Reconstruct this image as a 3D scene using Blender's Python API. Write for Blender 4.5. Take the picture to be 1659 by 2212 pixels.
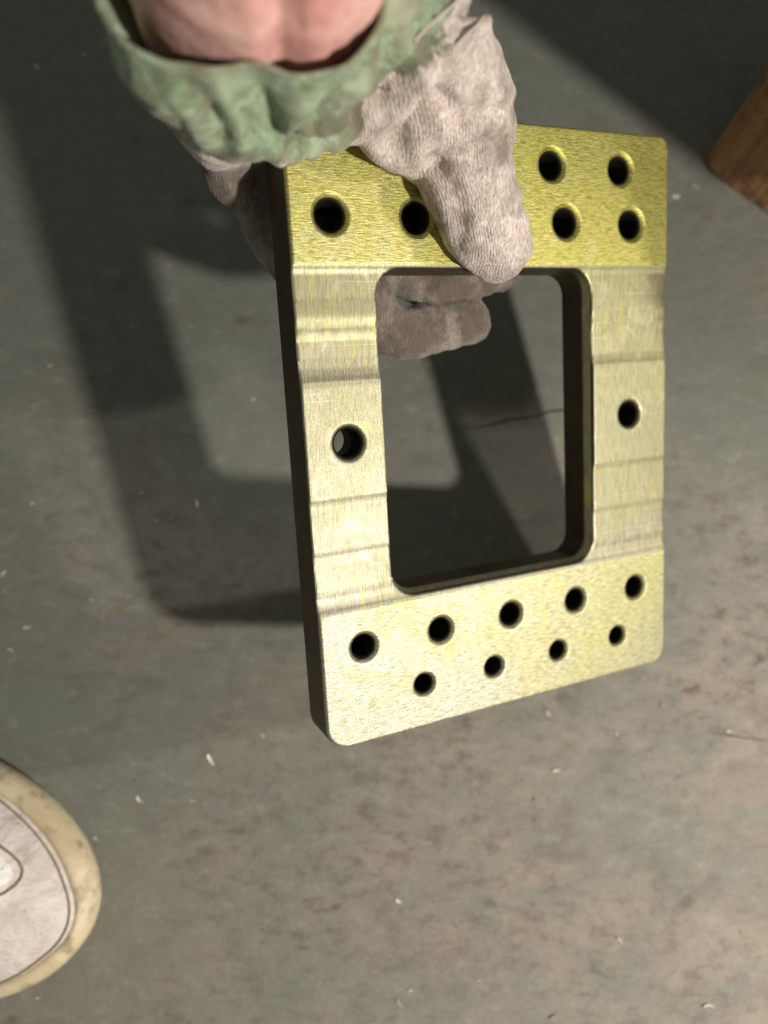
import bpy, bmesh, math, random
from mathutils import Vector, Matrix, noise
random.seed(7)
for o in list(bpy.data.objects): bpy.data.objects.remove(o)
scene = bpy.context.scene
COL = scene.collection

# ------------------------------------------------------------------ frame of reference
# Measurements were taken in a viewer frame (x right, y down, z away) and turned into a
# world with the floor at z = 0.  S brings them to real size in metres.
S = 1.35
FPX, CX, CY = 1661.0, 829.5, 1106.0
N = Vector((-0.0109, 0.1544, 1.0)).normalized()
FLOOR_D = 0.2634
EZ = -N
EX = (Vector((1, 0, 0)) - N * N.x).normalized()
EY = EZ.cross(EX)
M3 = Matrix((EX, EY, EZ))
H_EYE = FLOOR_D * S
def world(v):
    return M3 @ Vector(v) * S + Vector((0, 0, H_EYE))
def at(u, v, z):
    return world(((u - CX) / FPX * z, (v - CY) / FPX * z, z))
def on_floor(u, v, h=0.0):
    d = Vector(((u - CX) / FPX, (v - CY) / FPX, 1.0))
    return world(d * ((FLOOR_D - h / S) / N.dot(d)))

# ------------------------------------------------------------------ camera
cam_d = bpy.data.cameras.new('camera')
cam = bpy.data.objects.new('camera', cam_d); COL.objects.link(cam)
R = Matrix((M3 @ Vector((1, 0, 0)), M3 @ Vector((0, -1, 0)), M3 @ Vector((0, 0, -1)))).transposed()
cam.matrix_world = Matrix.Translation((0, 0, H_EYE)) @ R.to_4x4()
cam_d.sensor_fit = 'HORIZONTAL'; cam_d.sensor_width = 36.0
cam_d.lens = 36.0 * FPX / 1659.0
cam_d.clip_start = 0.005; cam_d.clip_end = 50
cam_d.dof.use_dof = True; cam_d.dof.focus_distance = 0.246; cam_d.dof.aperture_fstop = 7.6
scene.camera = cam

# ------------------------------------------------------------------ world, lamps, exposure
w = bpy.data.worlds.new('World'); scene.world = w; w.use_nodes = True
w.node_tree.nodes['Background'].inputs[0].default_value = (0.97, 1.0, 0.88, 1)
w.node_tree.nodes['Background'].inputs[1].default_value = 0.15
def lamp(name, pos, power, radius, color, typ='POINT'):
    l = bpy.data.lights.new(name, typ); l.energy = power; l.shadow_soft_size = radius; l.color = color
    o = bpy.data.objects.new(name, l); COL.objects.link(o); o.location = pos
    return o
lamp('work_lamp', world((0.3241, 0.191, -0.1546)), 22.0, 0.020, (1.0, 0.93, 0.82))
far = lamp('far_lamp', world((0.53, -0.08, -0.10)), 11.0, 0.022, (1.0, 0.92, 0.82), 'SPOT')   # reflector lamp lighting the near floor
far.data.spot_size = math.radians(44); far.data.spot_blend = .75
far.rotation_euler = (on_floor(560, 2050) - far.location).to_track_quat('-Z', 'Y').to_euler()
vs = scene.view_settings
vs.view_transform = 'Standard'; vs.look = 'None'; vs.exposure = 0.0; vs.gamma = 1.0; vs.use_curve_mapping = False

# ------------------------------------------------------------------ helpers
def tag(o, label=None, cat=None, group=None, kind=None):
    if label: o['label'] = label
    if cat: o['category'] = cat
    if group: o['group'] = group
    if kind: o['kind'] = kind
    return o
def link(name, me, mat=None, parent=None, smooth=False):
    o = bpy.data.objects.new(name, me); COL.objects.link(o)
    if mat: me.materials.clear(); me.materials.append(mat)
    if parent: o.parent = parent
    if smooth:
        for p in me.polygons: p.use_smooth = True
    return o
def from_bm(name, bm):
    me = bpy.data.meshes.new(name); bm.to_mesh(me); bm.free(); return me
def evaluated(o, name):
    dg = bpy.context.evaluated_depsgraph_get(); dg.update()
    me = bpy.data.meshes.new_from_object(o.evaluated_get(dg)); me.name = name
    return me
def drop(o):
    bpy.data.objects.remove(o, do_unlink=True)

class NT:
    def __init__(s, name):
        s.m = bpy.data.materials.new(name); s.m.use_nodes = True
        s.t = s.m.node_tree; s.b = s.t.nodes['Principled BSDF']
        s.co = s.n('ShaderNodeTexCoord')
    def n(s, typ, **kw):
        x = s.t.nodes.new(typ)
        for k, v in kw.items():
            if hasattr(x, k): setattr(x, k, v)
            else: x.inputs[k].default_value = v
        return x
    def l(s, a, b): s.t.links.new(a, b)
    def vec(s, scale=(1, 1, 1), rot=(0, 0, 0), loc=(0, 0, 0), src=None):
        mp = s.n('ShaderNodeMapping'); mp.inputs['Scale'].default_value = scale
        mp.inputs['Rotation'].default_value = rot; mp.inputs['Location'].default_value = loc
        s.l(src or s.co.outputs['Object'], mp.inputs[0]); return mp.outputs[0]
    def noise(s, scale, detail=4, rough=.55, v=None, dist=0):
        x = s.n('ShaderNodeTexNoise'); x.inputs['Scale'].default_value = scale
        x.inputs['Detail'].default_value = detail; x.inputs['Roughness'].default_value = rough
        x.inputs['Distortion'].default_value = dist
        s.l(v or s.co.outputs['Object'], x.inputs['Vector']); return x.outputs['Fac']
    def ramp(s, fac, stops):
        r = s.n('ShaderNodeValToRGB'); e = r.color_ramp.elements
        while len(e) < len(stops): e.new(.5)
        for k, (p, c) in zip(e, stops):
            k.position = p; k.color = (c, c, c, 1) if isinstance(c, (int, float)) else (*c, 1)
        s.l(fac, r.inputs[0]); return r.outputs[0]
    def mix(s, fac, a, b, mode='MIX'):
        x = s.n('ShaderNodeMix'); x.data_type = 'RGBA'; x.blend_type = mode
        for sock, v in ((x.inputs[0], fac), (x.inputs[6], a), (x.inputs[7], b)):
            if isinstance(v, (int, float)): sock.default_value = v
            elif isinstance(v, tuple): sock.default_value = (*v, 1)
            else: s.l(v, sock)
        return x.outputs[2]
    def math(s, op, a, b=0.0, clamp=False):
        x = s.n('ShaderNodeMath'); x.operation = op; x.use_clamp = clamp
        for i, v in enumerate((a, b)):
            if isinstance(v, (int, float)): x.inputs[i].default_value = v
            else: s.l(v, x.inputs[i])
        return x.outputs[0]
    def bump(s, h, strength, dist, prev=None):
        x = s.n('ShaderNodeBump'); x.inputs['Strength'].default_value = strength
        x.inputs['Distance'].default_value = dist; s.l(h, x.inputs['Height'])
        if prev: s.l(prev, x.inputs['Normal'])
        return x.outputs[0]
    def set(s, **kw):
        for k, v in kw.items():
            i = s.b.inputs[k.replace('_', ' ')]
            if isinstance(v, (int, float)): i.default_value = v
            elif isinstance(v, tuple): i.default_value = (*v, 1) if len(v) == 3 else v
            else: s.l(v, i)
        return s.m

# ------------------------------------------------------------------ materials
def mat_floor():
    a = NT('worn_painted_concrete')
    big = a.noise(9, 5, .6, dist=.6)
    mid = a.noise(34, 6, .62, a.vec((1, 1.35, 1), (0, 0, -.35)), .5)
    fine = a.noise(420, 3, .6)
    blot = a.noise(30, 6, .7, a.vec((1, 1.7, 1), (0, 0, .35)), .6)
    sx = a.n('ShaderNodeSeparateXYZ'); a.l(a.co.outputs['Object'], sx.inputs[0])
    zone = a.math('ADD', big, a.math('SUBTRACT', a.math('MULTIPLY', sx.outputs[0], .45), a.math('MULTIPLY', a.math('ADD', sx.outputs[1], .03), .9)))
    c = a.mix(a.ramp(zone, [(.36, 0), (.64, 1)]), (.180, .194, .166), (.268, .232, .190))
    c = a.mix(a.ramp(mid, [(.42, 0), (.70, .75)]), c, (.188, .193, .170))
    c = a.mix(a.ramp(mid, [(.22, .55), (.42, 0)]), c, (.280, .250, .212))
    c = a.mix(a.ramp(blot, [(.55, 0), (.78, .62)]), c, (.105, .078, .058))
    scuff = a.noise(85, 7, .74, a.vec((1, 1.7, 1), (0, 0, .42)), .25)
    clus = a.ramp(a.noise(8, 3, .6, a.vec((1, 1, 1), (0, 0, 0), (.7, .3, 0))), [(.38, .25), (.58, 1)])
    c = a.mix(a.math('MULTIPLY', a.ramp(scuff, [(.50, 0), (.66, .9)]), a.math('MULTIPLY', clus, a.ramp(zone, [(.34, .25), (.66, 1)]))), c, (.095, .072, .054))
    c = a.mix(a.ramp(scuff, [(.30, .55), (.44, 0)]), c, (.34, .33, .29))
    v = a.n('ShaderNodeTexVoronoi'); v.inputs['Scale'].default_value = 34; a.l(a.vec((1, 1.7, 1), (0, 0, .25)), v.inputs['Vector'])
    spot = a.ramp(v.outputs['Distance'], [(.04, .6), (.20, 0)])
    keep = a.ramp(a.noise(17, 2), [(.50, 0), (.60, 1)])
    c = a.mix(a.math('MULTIPLY', spot, keep), c, (.085, .065, .05))
    pale = a.noise(150, 4, .65, a.vec((1, 2.4, 1), (0, 0, -.3)))
    c = a.mix(a.ramp(pale, [(.62, 0), (.76, .5)]), c, (.37, .36, .33))
    c = a.mix(a.ramp(fine, [(.3, .25), (.7, 0)]), c, (.12, .11, .10))
    rg = a.ramp(mid, [(.3, .62), (.7, .80)])
    n1 = a.bump(mid, .22, .004)
    n2 = a.bump(fine, .25, .0006, n1)
    return a.set(Base_Color=c, Roughness=rg, Specular_IOR_Level=.35, Normal=n2)

def mat_metal():
    # chromate-yellow machined aluminium: brushed along its width, silver where it is rubbed bare
    a = NT('yellow_chromate_aluminium')
    xyz = a.n('ShaderNodeSeparateXYZ'); a.l(a.co.outputs['Object'], xyz.inputs[0])
    st1 = a.noise(1.0, 5, .75, a.vec((300, 2100, 300), (0, 0, .05)), .4)
    st2 = a.noise(1.0, 4, .7, a.vec((1700, 150, 300), (0, 0, -.12)))
    st3 = a.noise(1.0, 4, .7, a.vec((1500, 190, 300), (0, 0, -.75)), .2)
    low = a.ramp(a.math('MULTIPLY_ADD', xyz.outputs[1], -8), [(.58, 0), (.62, 1)])
    rail = a.mix(low, st2, st3)
    fl = a.math('LESS_THAN', a.math('ABSOLUTE', a.math('ADD', xyz.outputs[1], .0559)), .0559)
    st = a.mix(fl, st1, rail)
    cloud = a.noise(30, 6, .66, a.vec((1, 1.4, 1)), .8)
    # more bare metal towards the lower end, more yellow on the top flange
    yv = a.math('ADD', a.math('MULTIPLY', xyz.outputs[1], 4.0), a.math('MULTIPLY', xyz.outputs[0], 2.0))
    bias = a.math('ADD', a.math('ADD', cloud, yv), .28)
    yel = a.math('MULTIPLY', a.ramp(bias, [(.22, .12), (.98, 1)]), a.math('SUBTRACT', 1, a.math('MULTIPLY', fl, .5)))
    stc = a.mix(a.math('MULTIPLY', fl, .62), a.ramp(st, [(.36, 0), (.60, 1)]), (.62, .62, .62))
    silver = a.mix(stc, (.21, .20, .155), (.53, .515, .445))
    yellow = a.mix(stc, (.26, .24, .05), (.62, .585, .18))
    c = a.mix(yel, silver, yellow)
    c = a.mix(a.math('MULTIPLY', fl, .34), c, (.05, .045, .03))
    drip = a.noise(1.0, 4, .6, a.vec((240, 34, 60)), .3)
    c = a.mix(a.ramp(drip, [(.63, 0), (.74, .55)]), c, (.52, .46, .05))
    grime = a.noise(70, 5, .7)
    c = a.mix(a.ramp(grime, [(.62, 0), (.80, .5)]), c, (.30, .27, .16))
    sc = a.noise(1.0, 2, .5, a.vec((900, 9, 60), (0, 0, -.42)))
    c = a.mix(a.ramp(sc, [(.70, 0), (.74, .35)]), c, (.36, .33, .24))
    # handling scratches and rubbed bright edges
    for ang, seed in ((.9, 0.0), (-.6, 3.0), (1.35, 7.0)):
        s2 = a.noise(1.0, 2, .5, a.vec((16, 900, 60), (0, 0, ang), (seed, seed, 0)))
        c = a.mix(a.ramp(s2, [(.68, 0), (.73, .2)]), c, (.70, .68, .60))
    smear = a.noise(55, 3, .5, None, 2.5)
    c = a.mix(a.ramp(smear, [(.60, 0), (.74, .22)]), c, (.66, .63, .54))
    c = a.mix(a.ramp(smear, [(.26, .55), (.36, 0)]), c, (.46, .41, .07))
    gw = a.n('ShaderNodeNewGeometry')
    wear = a.ramp(a.math('ADD', gw.outputs['Pointiness'], a.math('MULTIPLY', a.math('SUBTRACT', grime, .5), .06)), [(.525, 0), (.58, .8)])
    c = a.mix(wear, c, (.86, .84, .76))
    rg = a.ramp(cloud, [(.3, .38), (.7, .54)])
    n1 = a.bump(st, .6, .0003)
    n2 = a.bump(grime, .12, .0006, n1)
    # painted shade: outer edge and inner wall faces get a darker colour
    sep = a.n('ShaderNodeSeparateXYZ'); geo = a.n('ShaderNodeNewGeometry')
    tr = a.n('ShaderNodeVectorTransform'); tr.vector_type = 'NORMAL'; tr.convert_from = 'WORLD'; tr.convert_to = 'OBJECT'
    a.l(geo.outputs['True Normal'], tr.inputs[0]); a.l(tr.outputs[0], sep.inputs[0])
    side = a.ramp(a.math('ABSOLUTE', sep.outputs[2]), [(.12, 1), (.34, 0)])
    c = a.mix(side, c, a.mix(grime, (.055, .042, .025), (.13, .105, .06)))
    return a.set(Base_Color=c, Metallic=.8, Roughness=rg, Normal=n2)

def mat_glove():
    a = NT('worn_work_glove')
    at_ = a.n('ShaderNodeAttribute'); at_.attribute_name = 'coat'
    m = at_.outputs['Fac']
    fib = a.noise(1.0, 4, .65, a.vec((1500, 420, 900), (0, 0, .5)))
    soft = a.noise(60, 5, .6)
    knit = a.n('ShaderNodeTexWave'); knit.inputs['Scale'].default_value = 620; knit.inputs['Distortion'].default_value = 3
    knit.inputs['Detail'].default_value = 3; a.l(a.vec((.6, 1, 1), (.2, 0, -.35)), knit.inputs['Vector'])
    grey = a.mix(a.ramp(fib, [(.3, 0), (.7, 1)]), (.38, .31, .28), (.92, .80, .75))
    grey = a.mix(a.ramp(soft, [(.46, 0), (.66, .8)]), grey, (.17, .135, .10))
    patch = a.noise(110, 5, .65, None, 1.2)
    green = a.mix(a.ramp(patch, [(.36, 0), (.66, 1)]), (.15, .23, .125), (.44, .55, .38))
    green = a.mix(a.ramp(soft, [(.46, 0), (.62, .85)]), green, (.22, .20, .13))
    green = a.mix(a.ramp(a.math('ADD', m, a.math('MULTIPLY', a.math('SUBTRACT', patch, .5), .8)), [(.62, .9), (.98, 0)]), green, (.175, .15, .105))
    pale = a.noise(40, 3)
    green = a.mix(a.ramp(pale, [(.52, 0), (.68, .6)]), green, (.42, .44, .33))
    mm = a.math('ADD', m, a.math('MULTIPLY', a.math('SUBTRACT', a.noise(75, 6, .75), .5), 1.5))
    mk = a.ramp(mm, [(.46, 0), (.56, 1)])
    da = a.n('ShaderNodeAttribute'); da.attribute_name = 'darken'
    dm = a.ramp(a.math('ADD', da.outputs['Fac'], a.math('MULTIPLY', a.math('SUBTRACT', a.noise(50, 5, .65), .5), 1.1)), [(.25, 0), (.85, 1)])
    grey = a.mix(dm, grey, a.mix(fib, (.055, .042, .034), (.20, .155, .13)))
    c = a.mix(mk, grey, green)
    rg = a.mix(mk, (.95, .95, .95), (.62, .62, .62))
    n1 = a.bump(knit.outputs['Fac'], .35, .0004)
    n2 = a.bump(fib, .6, .0008, n1)
    n3 = a.bump(soft, .3, .002, n2)
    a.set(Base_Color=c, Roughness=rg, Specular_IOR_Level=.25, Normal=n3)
    a.b.inputs['Sheen Weight'].default_value = .25
    return a.m

def mat_skin():
    a = NT('reddened_skin')
    b = a.noise(48, 4, .6); f = a.noise(420, 4, .6)
    c = a.mix(a.ramp(b, [(.35, 0), (.65, 1)]), (.78, .38, .35), (.90, .58, .53))
    line = a.noise(1.0, 3, .6, a.vec((420, 90, 200)))
    c = a.mix(a.ramp(line, [(.55, 0), (.75, .35)]), c, (.34, .13, .12))
    n = a.bump(f, .2, .0006, a.bump(line, .35, .0012))
    a.set(Base_Color=c, Roughness=.48, Normal=n)
    return a.m

def mat_wood():
    a = NT('orange_brown_timber')
    g = a.noise(1.0, 5, .6, a.vec((190, 190, 14)), .6)
    b = a.noise(24, 4)
    c = a.mix(a.ramp(g, [(.3, 0), (.7, 1)]), (.20, .095, .04), (.60, .29, .12))
    c = a.mix(a.ramp(b, [(.5, 0), (.7, .6)]), c, (.13, .085, .055))
    k = a.noise(60, 5, .7)
    c = a.mix(a.ramp(k, [(.52, 0), (.66, .8)]), c, (.07, .045, .03))
    return a.set(Base_Color=c, Roughness=.75, Normal=a.bump(k, .7, .006, a.bump(g, .7, .003)))

def mat_rubber(name, c1, c2, c3):
    a = NT(name)
    s = a.noise(42, 5, .62, None, .6); f = a.noise(300, 4, .6); d = a.noise(120, 3)
    c = a.mix(a.ramp(s, [(.35, 0), (.65, 1)]), c1, c2)
    c = a.mix(a.ramp(d, [(.54, 0), (.70, .75)]), c, c3)
    return a.set(Base_Color=c, Roughness=.66, Normal=a.bump(f, .2, .0008, a.bump(s, .35, .003)))

def mat_upper(name='dirty_white_suede', c1=(.56, .49, .455), c2=(.74, .68, .65)):
    a = NT(name)
    s = a.noise(36, 5, .62, None, .8); f = a.noise(1.0, 4, .65, a.vec((260, 700, 400), (0, 0, -.5))); d = a.noise(55, 4, .6)
    c = a.mix(a.ramp(s, [(.35, 0), (.65, 1)]), c1, c2)
    c = a.mix(a.ramp(f, [(.52, 0), (.75, .6)]), c, (.36, .29, .24))
    c = a.mix(a.ramp(d, [(.60, 0), (.76, .7)]), c, (.33, .265, .175))
    return a.set(Base_Color=c, Roughness=.85, Normal=a.bump(f, .5, .0012, a.bump(s, .5, .006)))

def mat_plain(name, c, r, metallic=0.0):
    a = NT(name)
    v = a.noise(500, 3)
    cc = a.mix(v, tuple(x * .75 for x in c), c)
    return a.set(Base_Color=cc, Roughness=r, Metallic=metallic)

FLOOR, METAL, GLOVE, SKIN, WOOD = mat_floor(), mat_metal(), mat_glove(), mat_skin(), mat_wood()
SOLE = mat_rubber('cream_rubber', (.50, .40, .25), (.70, .60, .43), (.30, .23, .14))
UPPER = mat_upper()
UPPER2 = mat_upper('white_leather', (.72, .69, .65), (.86, .84, .81))
CHIP = mat_plain('bright_shaving', (.74, .70, .62), .5, .2)
CHIPD = mat_plain('dull_shaving', (.42, .36, .28), .5, .3)
BORE_SHADE = mat_plain('bore_shade_black', (.022, .019, .013), .55, .3)  # near-black colour stands in for the shade inside the bores
CRACK = mat_plain('crack_dirt', (.035, .03, .025), .9)
SEAM = mat_plain('seam_dirt', (.27, .215, .15), .9)

# ------------------------------------------------------------------ floor
bm = bmesh.new()
bmesh.ops.create_grid(bm, x_segments=4, y_segments=4, size=2.5)
floor = link('floor', from_bm('floor', bm), FLOOR); tag(floor, kind='structure')
floor['label'] = 'grey painted concrete floor with brown stains'
# hairline crack running across under the window of the bracket
def crack(pts, wd):
    bm = bmesh.new(); prev = None
    for i, (u, v) in enumerate(pts):
        p = on_floor(u, v, 0.0006)
        hw = wd * (.5 + random.random() * .6) * (0.25 if i in (0, len(pts) - 1) else 1)
        a, b = bm.verts.new(p + Vector((0, hw, 0))), bm.verts.new(p - Vector((0, hw, 0)))
        if prev: bm.faces.new((prev[0], prev[1], b, a))
        prev = (a, b)
    return link('crack', from_bm('crack', bm), CRACK, floor)
crack([(1000, 928), (1045, 921), (1095, 908), (1150, 900), (1190, 889), (1235, 884), (1290, 866), (1370, 850)], .00055)
crack([(1540, 1585), (1585, 1590), (1630, 1597), (1690, 1604)], .00022)

# ------------------------------------------------------------------ the machined bracket
BR = Matrix(((0.9011, 0.0575, -0.4298), (-0.1291, 0.9818, -0.1393), (0.414, 0.181, 0.8921)))
BT = Vector((-0.0206, -0.0554, 0.1712))
BW, YT, YB = 0.112 * S, 0.0341 * S, -0.1181 * S       # width, top and bottom (line under top flange = 0)
TH = 0.0125 * S
rot = (M3 @ BR) @ Matrix(((1, 0, 0), (0, -1, 0), (0, 0, -1)))
BMAT = Matrix.Translation(world(BT)) @ rot.to_4x4()
def br_local(x, y, z=0.0):            # measured plate coordinates -> world
    return BMAT @ Vector((x * S, -y * S, -z * S))
def plate_px(u, v, z=0.0):            # where a sight line meets the plane z behind the plate front
    n = BR.col[2]; t = BT + BR @ Vector((0, 0, z))
    d = Vector(((u - CX) / FPX, (v - CY) / FPX, 1.0))
    return world(d * (n.dot(t) / n.dot(d)))

# front profile: (measured y, height of the front surface)
def profile():
    key = [(-.0341, 0), (-.0003, 0), (-.0001, -.0002), (.0001, 0), (.0005, -.0002), (.0012, -.0007), (.0022, -.0010), (.0075, -.0010), (.0112, -.0007), (.0121, -.0007),
           (.0130, -.0009), (.0140, -.0011), (.0152, -.0010), (.0160, -.0011), (.0172, -.0014), (.0210, -.0014), (.0235, -.0012), (.0253, -.0008), (.0266, -.0004),
           (.0270, -.0004), (.0272, -.0006), (.0274, -.0003), (.0400, -.0003), (.0538, -.0003), (.0542, -.0004), (.0550, -.0007), (.0560, -.0009), (.0635, -.0009), (.0662, -.0007),
           (.0670, -.0008), (.0682, -.0011), (.0704, -.0011), (.0707, -.0013), (.0710, -.0011), (.0765, -.0009), (.0775, -.0010), (.0787, -.0012),
           (.0800, -.0011), (.0812, -.0008), (.0821, -.0003), (.0825, -.0001), (.0827, -.0003), (.0829, 0), (.1181, 0)]
    return [(y, z * .8) for y, z in key]
def rounded_rect(x0, x1, y0, y1, r, seg=8):
    out = []
    rs = r if isinstance(r, tuple) else (r,) * 4
    for (cx, cy, a0), rr in zip(((x1, y1, 0), (x0, y1, 90), (x0, y0, 180), (x1, y0, 270)), rs):
        sx = -1 if cx == x1 else 1; sy = -1 if cy == y1 else 1
        for i in range(seg + 1):
            a = math.radians(a0 + 90 * i / seg)
            out.append((cx + sx * rr + rr * math.cos(a), cy + sy * rr + rr * math.sin(a)))
    return out
def prism(bm, loop, z0, z1):
    a = [bm.verts.new((x, y, z0)) for x, y in loop]; b = [bm.verts.new((x, y, z1)) for x, y in loop]
    n = len(loop)
    bm.faces.new(list(reversed(a))); bm.faces.new(b)
    for i in range(n): bm.faces.new((a[i], a[(i + 1) % n], b[(i + 1) % n], b[i]))
HOLES = []
def build_bracket():
    bm = bmesh.new()
    pr = [(-y * S, z * S) for y, z in profile()]
    pr[0] = (YT + .01, pr[0][1]); pr[-1] = (YB - .01, pr[-1][1])
    loop = pr + [(YB - .01, -TH), (YT + .01, -TH)]
    a = [bm.verts.new((-.01, y, z)) for y, z in loop]; b = [bm.verts.new((BW + .01, y, z)) for y, z in loop]
    n = len(loop)
    for i in range(n): bm.faces.new((a[i], a[(i + 1) % n], b[(i + 1) % n], b[i]))
    bm.faces.new(list(reversed(a))); bm.faces.new(b)
    bmesh.ops.recalc_face_normals(bm, faces=bm.faces)
    base = link('tmp_base', from_bm('tmp', bm))
    bm = bmesh.new()
    def lofted(levels):
        rings = [[bm.verts.new((x, y, z)) for x, y in lp] for z, lp in levels]; n = len(rings[0])
        bm.faces.new(list(reversed(rings[0]))); bm.faces.new(rings[-1])
        for r0, r1 in zip(rings, rings[1:]):
            for i in range(n): bm.faces.new((r0[i], r0[(i + 1) % n], r1[(i + 1) % n], r1[i]))
    def out_lp(i): return rounded_rect(i, BW - i, YB + i, YT - i, (.0035, .0035, .0080, .0060), 10)
    lofted([(-TH - .01, out_lp(0)), (-.0012, out_lp(0)), (-.0004, out_lp(.0003)), (.0020, out_lp(.0026))])
    bmesh.ops.recalc_face_normals(bm, faces=bm.faces)
    outer = link('tmp_outer', from_bm('tmp', bm))
    bm = bmesh.new()
    def win_lp(i): return rounded_rect(.0217 * S - i, .0842 * S + i, -.0805 * S - i, -.0012 * S + i * .3, .0075 + i, 10)
    lofted([(-TH - .02, win_lp(0)), (-.0050, win_lp(0)), (-.0034, win_lp(.0007)), (-.0020, win_lp(.0014)), (.0060, win_lp(.0020))])
    holes = [(.0115 + i * .0222, .0925, .0033) for i in range(5)] + [(.0280 + i * .0218, .1063, .00275) for i in range(4)]
    holes += [(.0102 + i * .0221, -.0106, .0038) for i in range(5)] + [(.0270 + i * .0226, -.0245, .0036) for i in range(4)]
    holes += [(.0111, .0412, .0039), (.0982, .0409, .0037)]
    HOLES.extend(holes)
    for x, y, r in holes:
        # lightly countersunk
        zs = [(.004, r * 1.26 + .004 / S), (0, r * 1.26), (-.0012, r), (-TH - .02, r)]
        rings = [[bm.verts.new((x * S + k * S * math.cos(math.tau * i / 36), -y * S + k * S * math.sin(math.tau * i / 36), z)) for i in range(36)] for z, k in zs]
        bm.faces.new(rings[0]); bm.faces.new(list(reversed(rings[-1])))
        for r0, r1 in zip(rings, rings[1:]):
            for i in range(36): bm.faces.new((r0[(i + 1) % 36], r0[i], r1[i], r1[(i + 1) % 36]))
    bmesh.ops.recalc_face_normals(bm, faces=bm.faces)
    cut = link('tmp_cut', from_bm('tmp', bm))
    for c, op in ((outer, 'INTERSECT'), (cut, 'DIFFERENCE')):
        md = base.modifiers.new('b', 'BOOLEAN'); md.operation = op; md.object = c; md.solver = 'EXACT'
    me1 = evaluated(base, 'm1'); drop(base); drop(outer); drop(cut)
    o = link('tmp2', me1)
    md = o.modifiers.new('r', 'REMESH'); md.mode = 'VOXEL'; md.voxel_size = .0005
    md = o.modifiers.new('s', 'SMOOTH'); md.iterations = 2; md.factor = .5
    me = evaluated(o, 'bracket'); drop(o)
    return me
bracket = bpy.data.objects.new('machined_bracket', None); COL.objects.link(bracket)
bracket.matrix_world = BMAT; bracket.empty_display_size = .02
tag(bracket, 'yellow chromated aluminium frame bracket with drilled holes held in the gloved hand', 'bracket')
full = build_bracket()
def slice_part(name, x0, x1, y0, y1):
    bm = bmesh.new(); bm.from_mesh(full)
    for co, no in (((x0, 0, 0), (-1, 0, 0)), ((x1, 0, 0), (1, 0, 0)), ((0, y0, 0), (0, -1, 0)), ((0, y1, 0), (0, 1, 0))):
        bmesh.ops.bisect_plane(bm, geom=bm.verts[:] + bm.edges[:] + bm.faces[:], dist=1e-7, plane_co=co, plane_no=no, clear_outer=True)
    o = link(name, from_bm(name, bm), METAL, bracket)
    for p in o.data.polygons: p.use_smooth = True
    return o
def bore_shade_liner(x, y, r, through):  # added liner that paints the bore dark
    bm = bmesh.new(); n = 28
    def ring(k, z): return [bm.verts.new((x * S + k * S * math.cos(math.tau * i / n), -y * S + k * S * math.sin(math.tau * i / n), z)) for i in range(n)]
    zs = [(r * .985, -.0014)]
    for i in range(16): zs.append((r * (.93 if i % 2 else .88), -.0019 - i * .00055))     # ridges of the added liner
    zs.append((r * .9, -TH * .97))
    if not through: zs += [(r * .3, -TH * .975), (r * .02, -TH * .98)]  # closed bottom added to stop lamp light leaking through
    prev = None
    for k, z in zs:
        cur = ring(k, z)
        if prev:
            for i in range(n): bm.faces.new((prev[i], prev[(i + 1) % n], cur[(i + 1) % n], cur[i]))
        prev = cur
    if through:            # added half cap at the exit, blocks the light spot on the floor
        half = [prev[i] for i in range(n) if math.cos(math.tau * (i + .01) / n) < .12]
        bm.faces.new(half)
    return link('bore_shade_liner', from_bm('bore_shade_liner', bm), BORE_SHADE, bracket, smooth=True)
for x, y, r in HOLES: bore_shade_liner(x, y, r, y > .03 and y < .05 and x < .05)
yA, yBt = -.0002 * S, -.0828 * S
slice_part('upper_flange', -1, 1, yA, 1)
slice_part('side_rail', -1, .05 * S, yBt, yA)
slice_part('side_rail', .05 * S, 1, yBt, yA)
slice_part('lower_flange', -1, 1, -1, yBt)

# ------------------------------------------------------------------ hand in a glove
def blob_chain(bm, pts, step=.35):
    # pts: (world position, radius); overlapping spheres along a chain
    for (a, ra), (b, rb) in zip(pts, pts[1:]):
        L = (b - a).length; n = max(2, int(L / (min(ra, rb) * step)))
        for i in range(n + 1):
            t = i / n; r = ra + (rb - ra) * t
            bmesh.ops.create_icosphere(bm, subdivisions=2, radius=r, matrix=Matrix.Translation(a.lerp(b, t)))
def remeshed(name, bm, voxel, smooth):
    o = link('tmp', from_bm('tmp', bm))
    md = o.modifiers.new('r', 'REMESH'); md.mode = 'VOXEL'; md.voxel_size = voxel
    md = o.modifiers.new('s', 'SMOOTH'); md.iterations = smooth; md.factor = .5
    me = evaluated(o, name); drop(o); return me
def q(u, v, z, rpx): return (at(u, v, z), rpx / FPX * z * S)
RF = .0088
def fpt(u, v, extra=0.0, r=RF):       # a finger joint lying against the back of the plate
    return (plate_px(u, v, .0125 + r * .96 + extra), r * S)

bm = bmesh.new()
# heel of the hand and palm
blob_chain(bm, [q(470, -60, .118, 210), q(440, 60, .128, 190), q(470, 150, .136, 150), q(520, 215, .142, 130)])
blob_chain(bm, [q(640, -60, .118, 210), q(640, 60, .130, 190), q(650, 150, .140, 150)])
blob_chain(bm, [q(520, 215, .144, 128), q(600, 205, .150, 130), q(690, 190, .155, 120), q(800, 140, .155, 125)])
blob_chain(bm, [q(480, 200, .150, 120), q(470, 270, .165, 85), q(500, 310, .180, 75)])
blob_chain(bm, [q(620, 160, .150, 120), q(640, 200, .170, 80), q(660, 240, .190, 70)])
blob_chain(bm, [q(840, 100, .150, 120), q(860, 150, .172, 80), q(880, 200, .195, 70)])
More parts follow.
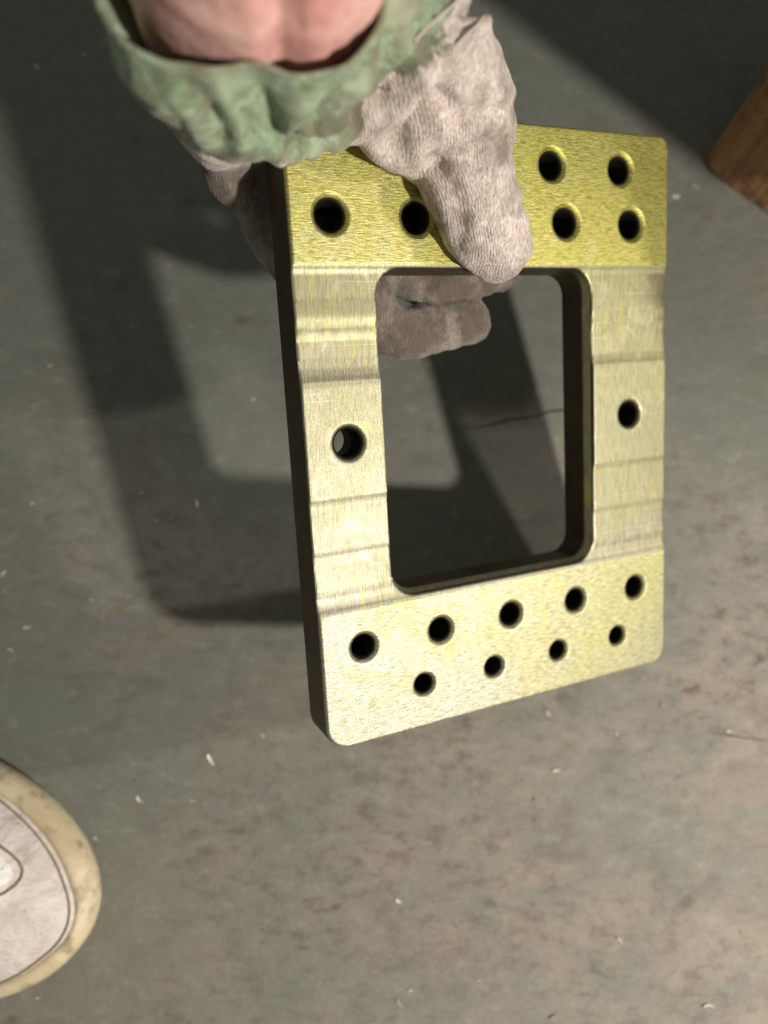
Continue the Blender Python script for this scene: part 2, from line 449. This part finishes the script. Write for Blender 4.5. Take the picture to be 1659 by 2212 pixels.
# thumb
blob_chain(bm, [q(760, -20, .136, 150), q(890, 70, .150, 140), q(985, 190, .166, 124), q(1010, 300, .178, 110),
                q(1012, 400, .1795, 108), q(1046, 485, .184, 96), q(1074, 530, .188, 80)])
blob_chain(bm, [q(880, 200, .160, 105), q(885, 300, .172, 60), q(915, 350, .178, 48)])
blob_chain(bm, [q(760, 170, .156, 92), q(846, 292, .169, 62)])
blob_chain(bm, [q(370, -40, .116, 170), q(390, 90, .128, 150), q(440, 210, .145, 110), q(470, 290, .165, 75)])
THUMB_TIP = q(1084, 545, .189, 66)[0]
# fingers behind the plate
blob_chain(bm, [q(880, 200, .195, 70), fpt(930, 330, .004), fpt(1010, 480, .004), fpt(1075, 575, .002, .0074)])
blob_chain(bm, [q(760, 220, .192, 72), fpt(700, 420, .006), fpt(800, 545, .005), fpt(930, 600, .002, .0078), fpt(1040, 590, 0, .0068)])
blob_chain(bm, [q(640, 250, .188, 72), fpt(590, 470, .006, .0092), fpt(715, 665, .006), fpt(860, 724, .002, .0074), fpt(1015, 694, 0, .0066)])
blob_chain(bm, [q(520, 300, .180, 68), q(480, 372, .184, 50), q(545, 440, .192, 48), fpt(700, 560, .004, .0070), fpt(800, 640, .003, .0068)])
me = remeshed('work_glove', bm, .00105, 12)
# open the wrist end, crumple the cloth, mark the coated palm
cut_n = (at(560, -260, .095) - at(560, 120, .135)).normalized()
bm = bmesh.new(); bm.from_mesh(me)
cut_c = at(560, -135, .119)
bmesh.ops.bisect_plane(bm, geom=bm.verts[:] + bm.edges[:] + bm.faces[:], plane_co=cut_c, plane_no=cut_n, clear_outer=True)
# remove the thumb-root part of the cut only where it lies on the wrist: keep the rest closed
bm.normal_update()
coat_layer = bm.verts.layers.float.new('coat')
darken_layer = bm.verts.layers.float.new('darken')
BINV = BMAT.inverted()
def px(p):
    v = M3.transposed() @ ((p - Vector((0, 0, H_EYE))) / S)
    return v.x / v.z * FPX + CX, v.y / v.z * FPX + CY
def seg_d(p, pl):
    best = 1e9
    for (x0, y0), (x1, y1) in zip(pl, pl[1:]):
        dx, dy = x1 - x0, y1 - y0; t = max(0, min(1, ((p[0] - x0) * dx + (p[1] - y0) * dy) / (dx * dx + dy * dy)))
        best = min(best, math.hypot(p[0] - x0 - t * dx, p[1] - y0 - t * dy))
    return best
creases = [([(905, 60), (960, 170), (985, 260)], 20, .0022), ([(1105, 330), (1040, 350), (960, 345)], 16, .0009), ([(1130, 440), (1060, 455), (985, 450)], 15, .0007),
           ([(1120, 230), (1040, 240), (970, 225)], 18, .0006), ([(300, 110), (380, 160), (430, 180)], 30, .0016), ([(470, 130), (540, 180), (600, 190)], 30, .0014),
           ([(752, 30), (744, 130), (735, 205), (690, 265), (640, 305)], 22, .0042), ([(1020, 20), (930, 100), (850, 185), (740, 262), (690, 300)], 20, .0032),
           ([(860, 300), (905, 250), (930, 210)], 26, .0045), ([(400, 170), (450, 230), (480, 300)], 22, .0026), ([(560, 200), (600, 260), (610, 320)], 14, .0014),
           ([(930, 330), (985, 420), (1000, 500)], 16, .0012), ([(1010, 60), (960, 130)], 12, .0016)]
greens = [q(300, 60, .125, 150), q(420, 110, .122, 150), q(560, 150, .124, 150), q(690, 130, .125, 130), q(690, 250, .135, 70),
          q(820, 60, .128, 130), q(930, 10, .132, 80), q(740, 170, .130, 90), q(600, 240, .138, 95), q(490, 190, .134, 110), q(680, 270, .150, 60)]
for v in bm.verts:
    p = v.co * 1.0
    f1 = noise.fractal(p * 70, 1.0, 2.0, 4)
    f2 = noise.ridged_multi_fractal(Vector((p.x * 42 + p.y * 22, p.y * 60 - p.x * 34, p.z * 55)), 1.0, 2.1, 3, 1.0, 2.0)
    f3 = noise.noise(p * 260)
    wr = noise.fractal(Vector((p.x * 210 + p.y * 120, p.y * 55 - p.x * 30, p.z * 120)), 1.0, 2.0, 3)
    fd = max(0, min(1, (cut_c - p).dot(cut_n) / .014)); fd = fd * fd * (3 - 2 * fd)
    v.co += v.normal * fd * (f1 * .0008 + (f2 - 1.0) * .0003 + f3 * .0002 + wr * .0006)
    f = px(p)
    for pl, wd, dp in creases: sd = seg_d(f, pl) / wd; v.co -= v.normal * fd * dp * (math.exp(-sd ** 2) - .45 * math.exp(-((sd - 1.9) / .9) ** 2))
    m = 0
    for c, r in greens: m = max(m, 1.5 - (p - c).length / r * .55)
    v[coat_layer] = max(0, min(1, m))
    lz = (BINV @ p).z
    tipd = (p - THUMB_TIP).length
    v[darken_layer] = max(max(0, min(1, (-lz - TH * .3) / (TH * .7))) * .78, max(0, 1 - tipd / .03) * .55, .12)  # darker behind the plate, plus a dirty thumb tip
bd = [e for e in bm.edges if e.is_boundary]
hem_pts = []
if bd:
    adj = {}
    for e in bd:
        for a_, b_ in (e.verts, reversed(e.verts)): adj.setdefault(a_, []).append(b_)
    seen = set(); loops = []
    for v0 in adj:
        if v0 in seen: continue
        lp = [v0]; seen.add(v0)
        while True:
            nx = [k for k in adj[lp[-1]] if k not in seen]
            if not nx: break
            lp.append(nx[0]); seen.add(nx[0])
        loops.append(lp)
    hem_pts = [v.co.copy() for v in max(loops, key=len)]
me = from_bm('work_glove', bm)

# bare wrist and forearm: one continuous tube
def limb(name, stations, seg=48, bulge=None):
    bm = bmesh.new(); prev = None
    for k, (c, ax, rx, ry, up) in enumerate(stations):
        side = ax.cross(up).normalized(); upv = side.cross(ax).normalized()
        ring = []
        for i in range(seg):
            a = math.tau * i / seg
            d = side * math.cos(a) * rx + upv * math.sin(a) * ry
            p = c + d
            if bulge: p += d.normalized() * bulge(p, a, k)
            ring.append(bm.verts.new(p))
        if prev:
            for i in range(seg): bm.faces.new((prev[i], prev[(i + 1) % seg], ring[(i + 1) % seg], ring[i]))
        else: bm.faces.new(list(reversed(ring)))
        prev = ring
    bm.faces.new(prev)
    bmesh.ops.recalc_face_normals(bm, faces=bm.faces)
    return from_bm(name, bm)
P0, P1 = at(565, 45, .136), at(540, -330, .094)
ax = (P1 - P0).normalized(); toward = (Vector((0, 0, H_EYE)) - at(560, 0, .12)).normalized()
st = []
for k in range(40):
    t = k / 39
    c = P0.lerp(P1, t * 1.0) - toward * .003
    st.append((c, ax, (.0290 - .002 * t) , .0204, toward))
arm_me = limb('person', st, 64, lambda p, a, k: .0008 * noise.fractal(p * 60, 1, 2, 3) - .0045 * math.exp(-((a - 1.42) / .10) ** 2) + .0006 * math.sin(a * 34 + 3 * noise.noise(p * 50)) * math.exp(-((a - 1.1) / .4) ** 2))
person = link('person', arm_me, SKIN, smooth=True)
tag(person, 'person reaching in from the top, wrist bare, gloved hand gripping the bracket', 'person')
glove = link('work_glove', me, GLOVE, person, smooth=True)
def tube(name, pts, r, seg=10):
    # smoothed closed tube
    n = len(pts)
    for _ in range(6): pts = [(pts[i - 1] + pts[i] * 2 + pts[(i + 1) % n]) / 4 for i in range(n)]
    pts = pts[::2]; n = len(pts)
    bm = bmesh.new(); rings = []
    cl = bm.verts.layers.float.new('coat')
    for i, p in enumerate(pts):
        t = (pts[(i + 1) % n] - pts[i - 1]).normalized(); s_ = t.cross(cut_n).normalized(); u_ = s_.cross(t)
        rr = r * (1 + .2 * noise.noise(p * 60)); ring = []
        for k in range(seg):
            a_ = math.tau * k / seg
            v_ = bm.verts.new(p + s_ * math.cos(a_) * rr + u_ * math.sin(a_) * rr * 1.5); v_[cl] = .9; ring.append(v_)
        rings.append(ring)
    for i in range(n):
        A_, B_ = rings[i], rings[(i + 1) % n]
        for k in range(seg): bm.faces.new((A_[k], A_[(k + 1) % seg], B_[(k + 1) % seg], B_[k]))
    bmesh.ops.recalc_face_normals(bm, faces=bm.faces)
    return from_bm(name, bm)
if hem_pts: link('cuff_hem', tube('cuff_hem', hem_pts, .0008), GLOVE, glove, smooth=True)
from mathutils.bvhtree import BVHTree
bvh = BVHTree.FromPolygons([v.co for v in me.vertices], [tuple(p.vertices) for p in me.polygons])
YARN = mat_plain('pale_yarn', (.56, .49, .42), .9)
def loose_thread(pts, r):
    path = []
    for (u, v), lift in pts:
        d_ = (at(u, v, .2) - Vector((0, 0, H_EYE))).normalized()
        hit = bvh.ray_cast(Vector((0, 0, H_EYE)), d_)
        p = hit[0] if hit[0] else at(u, v, .165)
        path.append(p - d_ * lift)
    cu = bpy.data.curves.new('loose_thread', 'CURVE'); cu.dimensions = '3D'; cu.bevel_depth = r; cu.bevel_resolution = 2
    sp = cu.splines.new('POLY'); sp.points.add(len(path) - 1)
    for k, p in enumerate(path): sp.points[k].co = (*p, 1)
    o = link('tmp', cu); m_ = evaluated(o, 'loose_thread'); drop(o)
    link('loose_thread', m_, YARN, glove)
loose_thread([((893, 92), .0002), ((915, 66), .0009), ((945, 38), .0012), ((972, 16), .0008), ((1000, -12), .0004)], .0005)
loose_thread([((975, 108), .0002), ((1000, 82), .0010), ((1026, 58), .0012), ((1043, 38), .0006)], .00045)
glove['label'] = 'worn grey knit work glove with green coated palm'

# ------------------------------------------------------------------ white shoe at the left
toe = on_floor(222, 1965); heel_dir = (on_floor(0, 1905) - toe); heel_dir.z = 0; heel_dir.normalize()
shoe = bpy.data.objects.new('shoe', None); COL.objects.link(shoe)
LEN = .285
xax = -heel_dir; yax = Vector((-xax.y, xax.x, 0))
shoe.matrix_world = Matrix(((xax.x, yax.x, 0, (toe + heel_dir * LEN).x), (xax.y, yax.y, 0, (toe + heel_dir * LEN).y), (0, 0, 1, 0), (0, 0, 0, 1)))
tag(shoe, 'dirty white shoe with a cream rubber toe edge on the concrete floor', 'shoe')
def half_w(x):
    t = x / LEN
    base = .036 + .018 * (math.sin(max(0, min(1, (t - .18) / .62)) * math.pi / 2)) ** 2
    if t > .62: base *= math.sqrt(max(0, 1 - ((t - .62) / .38) ** 2.3))
    if t < .16: base *= math.sqrt(max(0, 1 - ((.16 - t) / .16) ** 2.2))
    return base
NX = 56
xs = [LEN * (1 - math.cos(math.pi * i / NX)) / 2 for i in range(NX + 1)]
def outline(inset=0.0):
    k = 1 - inset * 2 / LEN
    up = [(LEN / 2 + (x - LEN / 2) * k, max(0, half_w(x) - inset * min(1, half_w(x) / .02))) for x in xs]
    return up + [(x, -y) for x, y in reversed(up[1:-1])]
def loft(rings):
    bm = bmesh.new(); prev = None; first = None
    for ring in rings:
        cur = [bm.verts.new(p) for p in ring]
        if prev:
            n = len(cur)
            for i in range(n): bm.faces.new((prev[i], prev[(i + 1) % n], cur[(i + 1) % n], cur[i]))
        else: first = cur
        prev = cur
    return bm, first, prev
def ring_at(inset, zf):
    return [(x, y, zf(x, y) if callable(zf) else zf) for x, y in outline(inset)]
bm, a0, b0 = loft([ring_at(.004, 0), ring_at(.001, .003), ring_at(0, .006), ring_at(0, .012), ring_at(.0008, .0158), ring_at(.0020, .0180), ring_at(.0038, .0196), ring_at(.0055, .0196), ring_at(.007, .014)])
bm.faces.new(list(reversed(a0)))
bmesh.ops.remove_doubles(bm, verts=bm.verts, dist=1e-6)
bmesh.ops.recalc_face_normals(bm, faces=bm.faces)
link('sole', from_bm('sole', bm), SOLE, shoe, smooth=True)
def top_h(x):
    t = x / LEN
    return .022 + .030 * (1 - max(0, (t - .55) / .45) ** 2.2) + (.02 * max(0, (.62 - t) / .3) if t > .32 else .02)
def upper_pt(i_ring, t, lift=0.0):
    x, y = i_ring
    cx = LEN * .5 + max(-.10, min(.082, x - LEN * .5))
    px = x + (cx - x) * t; py = y * (1 - t)
    z = .0190 + (top_h(cx) - .0190) * math.sin(t * math.pi / 2) ** .75
    z += .0014 * noise.fractal(Vector((px * 55, py * 90, 3.1)), 1, 2, 4) * min(1, t * 4)
    return (px, py, z + lift)
ins = outline(.0052); NT_ = 14
rings = [[upper_pt(pp, k / NT_) for pp in ins] for k in range(NT_)] + [[upper_pt(pp, .985) for pp in ins]]
bm, a0, b0 = loft(rings)
kill = [f for f in bm.faces if .03 < f.calc_center_median().x < .125 and f.calc_center_median().z > .062]
bmesh.ops.delete(bm, geom=kill, context='FACES')
bmesh.ops.remove_doubles(bm, verts=bm.verts, dist=1e-5)
bmesh.ops.recalc_face_normals(bm, faces=bm.faces)
up = link('upper', from_bm('upper', bm), UPPER, shoe, smooth=True)
sm_pts = [Vector(upper_pt(pp, .03)) + Vector((0, 0, .0003)) for pp in ins]
def closed_tube(name, pts, r, mat, parent, seg=6):
    bm = bmesh.new(); n = len(pts); rings = []
    for i, p in enumerate(pts):
        t = (pts[(i + 1) % n] - pts[i - 1]).normalized(); s_ = t.cross(Vector((0, 0, 1))).normalized(); u_ = s_.cross(t)
        rings.append([bm.verts.new(p + s_ * math.cos(math.tau * k / seg) * r + u_ * math.sin(math.tau * k / seg) * r) for k in range(seg)])
    for i in range(n):
        A_, B_ = rings[i], rings[(i + 1) % n]
        for k in range(seg): bm.faces.new((A_[k], A_[(k + 1) % seg], B_[(k + 1) % seg], B_[k]))
    bmesh.ops.recalc_face_normals(bm, faces=bm.faces)
    return link(name, from_bm(name, bm), mat, parent, smooth=True)
closed_tube('seam', sm_pts, .00045, SEAM, up)
# raised stitched vamp panel
from mathutils.bvhtree import BVHTree as _B
ubvh = _B.FromPolygons([v.co for v in up.data.vertices], [tuple(p.vertices) for p in up.data.polygons])
bm = bmesh.new(); prev = None
for k in range(9):
    r = k / 8; cur = []
    for i in range(40):
        a = math.tau * i / 40
        px = LEN * .70 + .0565 * r * math.cos(a) * (1 if math.cos(a) > 0 else 1.1); py = .016 + .0145 * r * math.sin(a)
        hit = ubvh.ray_cast(Vector((px, py, .3)), Vector((0, 0, -1)))
        z = hit[0].z if hit[0] else .05
        cur.append(bm.verts.new((px, py, z + .0010 + .0045 * math.sqrt(max(0, 1 - r ** 3)) - (.002 if r > .97 else 0))))
    if prev:
        for i in range(40): bm.faces.new((prev[i], prev[(i + 1) % 40], cur[(i + 1) % 40], cur[i]))
    prev = cur
bmesh.ops.remove_doubles(bm, verts=bm.verts, dist=1e-5)
bmesh.ops.recalc_face_normals(bm, faces=bm.faces)
vp = link('vamp_panel', from_bm('vamp_panel', bm), UPPER2, up, smooth=True)
rim_pts = []
for i in range(40):
    a = math.tau * i / 40
    p_ = Vector((LEN * .70 + .0580 * math.cos(a) * (1 if math.cos(a) > 0 else 1.1), .016 + .0160 * math.sin(a), 0))
    hit = ubvh.ray_cast(Vector((p_.x, p_.y, .3)), Vector((0, 0, -1))); p_.z = (hit[0].z if hit[0] else .04) + .0002
    rim_pts.append(p_)
closed_tube('seam', rim_pts, .0006, SEAM, up)

# ------------------------------------------------------------------ low wooden stand at the right
stand = bpy.data.objects.new('wooden_stand', None); COL.objects.link(stand)
c0 = on_floor(1520, 358); e1 = (on_floor(1659, 455) - c0); e1.z = 0; e1.normalize()
e2 = Vector((-e1.y, e1.x, 0))
if e2.y < 0: e2 = -e2
stand.location = (c0.x, c0.y, 0)
tag(stand, 'orange brown wooden stand with a rounded corner beside the dark shadow', 'wood stand')
Lw = world((0.3241, 0.191, -0.1546))
def above(u, v, h):
    F = on_floor(u, v); return F + (Lw - F) * (h / Lw.z)
hs = .13
def box_prism(name, loop, z0, z1, bev):
    bm = bmesh.new(); prism(bm, loop, z0, z1)
    bmesh.ops.recalc_face_normals(bm, faces=bm.faces)
    es = [e for e in bm.edges if abs(e.verts[0].co.z - e.verts[1].co.z) < 1e-6]
    bmesh.ops.bevel(bm, geom=es, offset=bev, segments=3, affect='EDGES', profile=.5)
    return link(name, from_bm(name, bm), WOOD, stand)
leg = [((e1 * x + e2 * y).x, (e1 * x + e2 * y).y) for x, y in rounded_rect(-.002, .085, -.002, .07, .010, 6)]
box_prism('leg', leg, 0, hs, .002)
A, B = above(1555, 400, hs), above(1040, 0, hs)
d = (B - A); d.z = 0; d.normalize(); nrm = Vector((d.y, -d.x, 0))
if nrm.x < 0: nrm = -nrm
A2 = A - Vector((c0.x, c0.y, A.z)); 
loop = [A2, A2 + d * ((B - A).length + .012), A2 + d * ((B - A).length + .012) + nrm * .22, A2 + nrm * .22]
box_prism('shadow_board', [(p.x, p.y) for p in loop], hs, hs + .025, .002)  # unseen board, added to cast the dark shadow at upper right

# ------------------------------------------------------------------ metal shavings on the floor (photo positions, full-size pixels)
def chip_mesh(k):
    rnd = random.Random(k); bm = bmesh.new(); prev = None; n = 6
    L = .0042 + .0016 * rnd.random(); wd = .00042 + .0004 * rnd.random(); cu = rnd.uniform(-.5, .5)
    for i in range(n):
        t = i / (n - 1) - .5
        x = L * t; y = cu * L * t * t * 2; z = .0002 + .0008 * (t * t) * 2
        hw = wd * (1 - (abs(t) * 1.6) ** 3)
        ring = [bm.verts.new((x, y - hw, z)), bm.verts.new((x, y + hw, z + .0005)), bm.verts.new((x, y + hw * .9, z + .0007)), bm.verts.new((x, y - hw * .9, z + .0002))]
        if prev:
            for j in range(4): bm.faces.new((prev[j], prev[(j + 1) % 4], ring[(j + 1) % 4], ring[j]))
        else: bm.faces.new(list(reversed(ring)))
        prev = ring
    bm.faces.new(prev); bmesh.ops.recalc_face_normals(bm, faces=bm.faces)
    return from_bm('metal_shaving', bm)
CH = [(82,149,9),(103,122,5),(186,122,6),(194,319,5),(238,416,7),(424,722,5),(295,724,5),(297,793,5),(112,810,5),(561,884,6),
      (437,1021,6),(437,1117,9),(346,1153,6),(11,1153,10),(74,1114,6),(8,1269,8),(253,1297,10),(203,1330,6),(61,1389,11),(36,1402,7),(25,1439,7),
      (314,1092,5),(654,1624,12),(582,1630,8),(466,1683,14),(302,1735,10),(308,1773,8),(426,1773,7),(338,1681,7),
      (1213,1581,12),(1232,1706,11),(1186,1776,11),(885,1997,11),(1373,2083,13),(1224,2250,12),(884,2222,10),(909,2193,8),(1645,2068,9),
      (1569,2225,12),(1615,1620,12),(1468,1565,10),(1365,1625,8),(1061,2171,7),(166,1828,8),(213,1857,9),(85,2209,9),(375,2248,9),
      (1540,415,14),(1497,436,10),(984,891,8)]
CH_LABEL = {(654, 1624): 'pale metal shaving just left of the lower left corner of the bracket',
            (466, 1683): 'largest pale metal shaving between the shoe and the bracket',
            (166, 1828): 'pale metal shaving nearest to the edge of the shoe',
            (984, 891): 'pale metal shaving seen through the window of the bracket',
            (1540, 415): 'pale metal shaving nearest to the foot of the wooden stand',
            (82, 149): 'topmost bright metal shaving in the dark shadow left of the cuff'}
meshes = []
for k in range(6):
    m_ = chip_mesh(k); m_.materials.append(CHIPD if k in (1, 4) else CHIP); meshes.append(m_)
for i, (u, v, sz) in enumerate(CH):
    o = bpy.data.objects.new('metal_shaving', meshes[i % 6]); COL.objects.link(o)
    p = on_floor(u * .9753, v * .9753); s = sz / 11.0
    o.location = (p.x, p.y, 0.0); k_ = random.uniform(.65, .9); o.scale = (s * random.uniform(.55, .95), s * k_, s * .7)
    o.rotation_euler = (0, 0, math.radians(-25 + random.uniform(-40, 40)) if random.random() < .75 else random.uniform(0, 3.1))
    tag(o, CH_LABEL.get((u, v), 'tiny pale metal shaving lying loose on the open concrete floor'), 'shaving', 'metal shavings scattered on the floor')
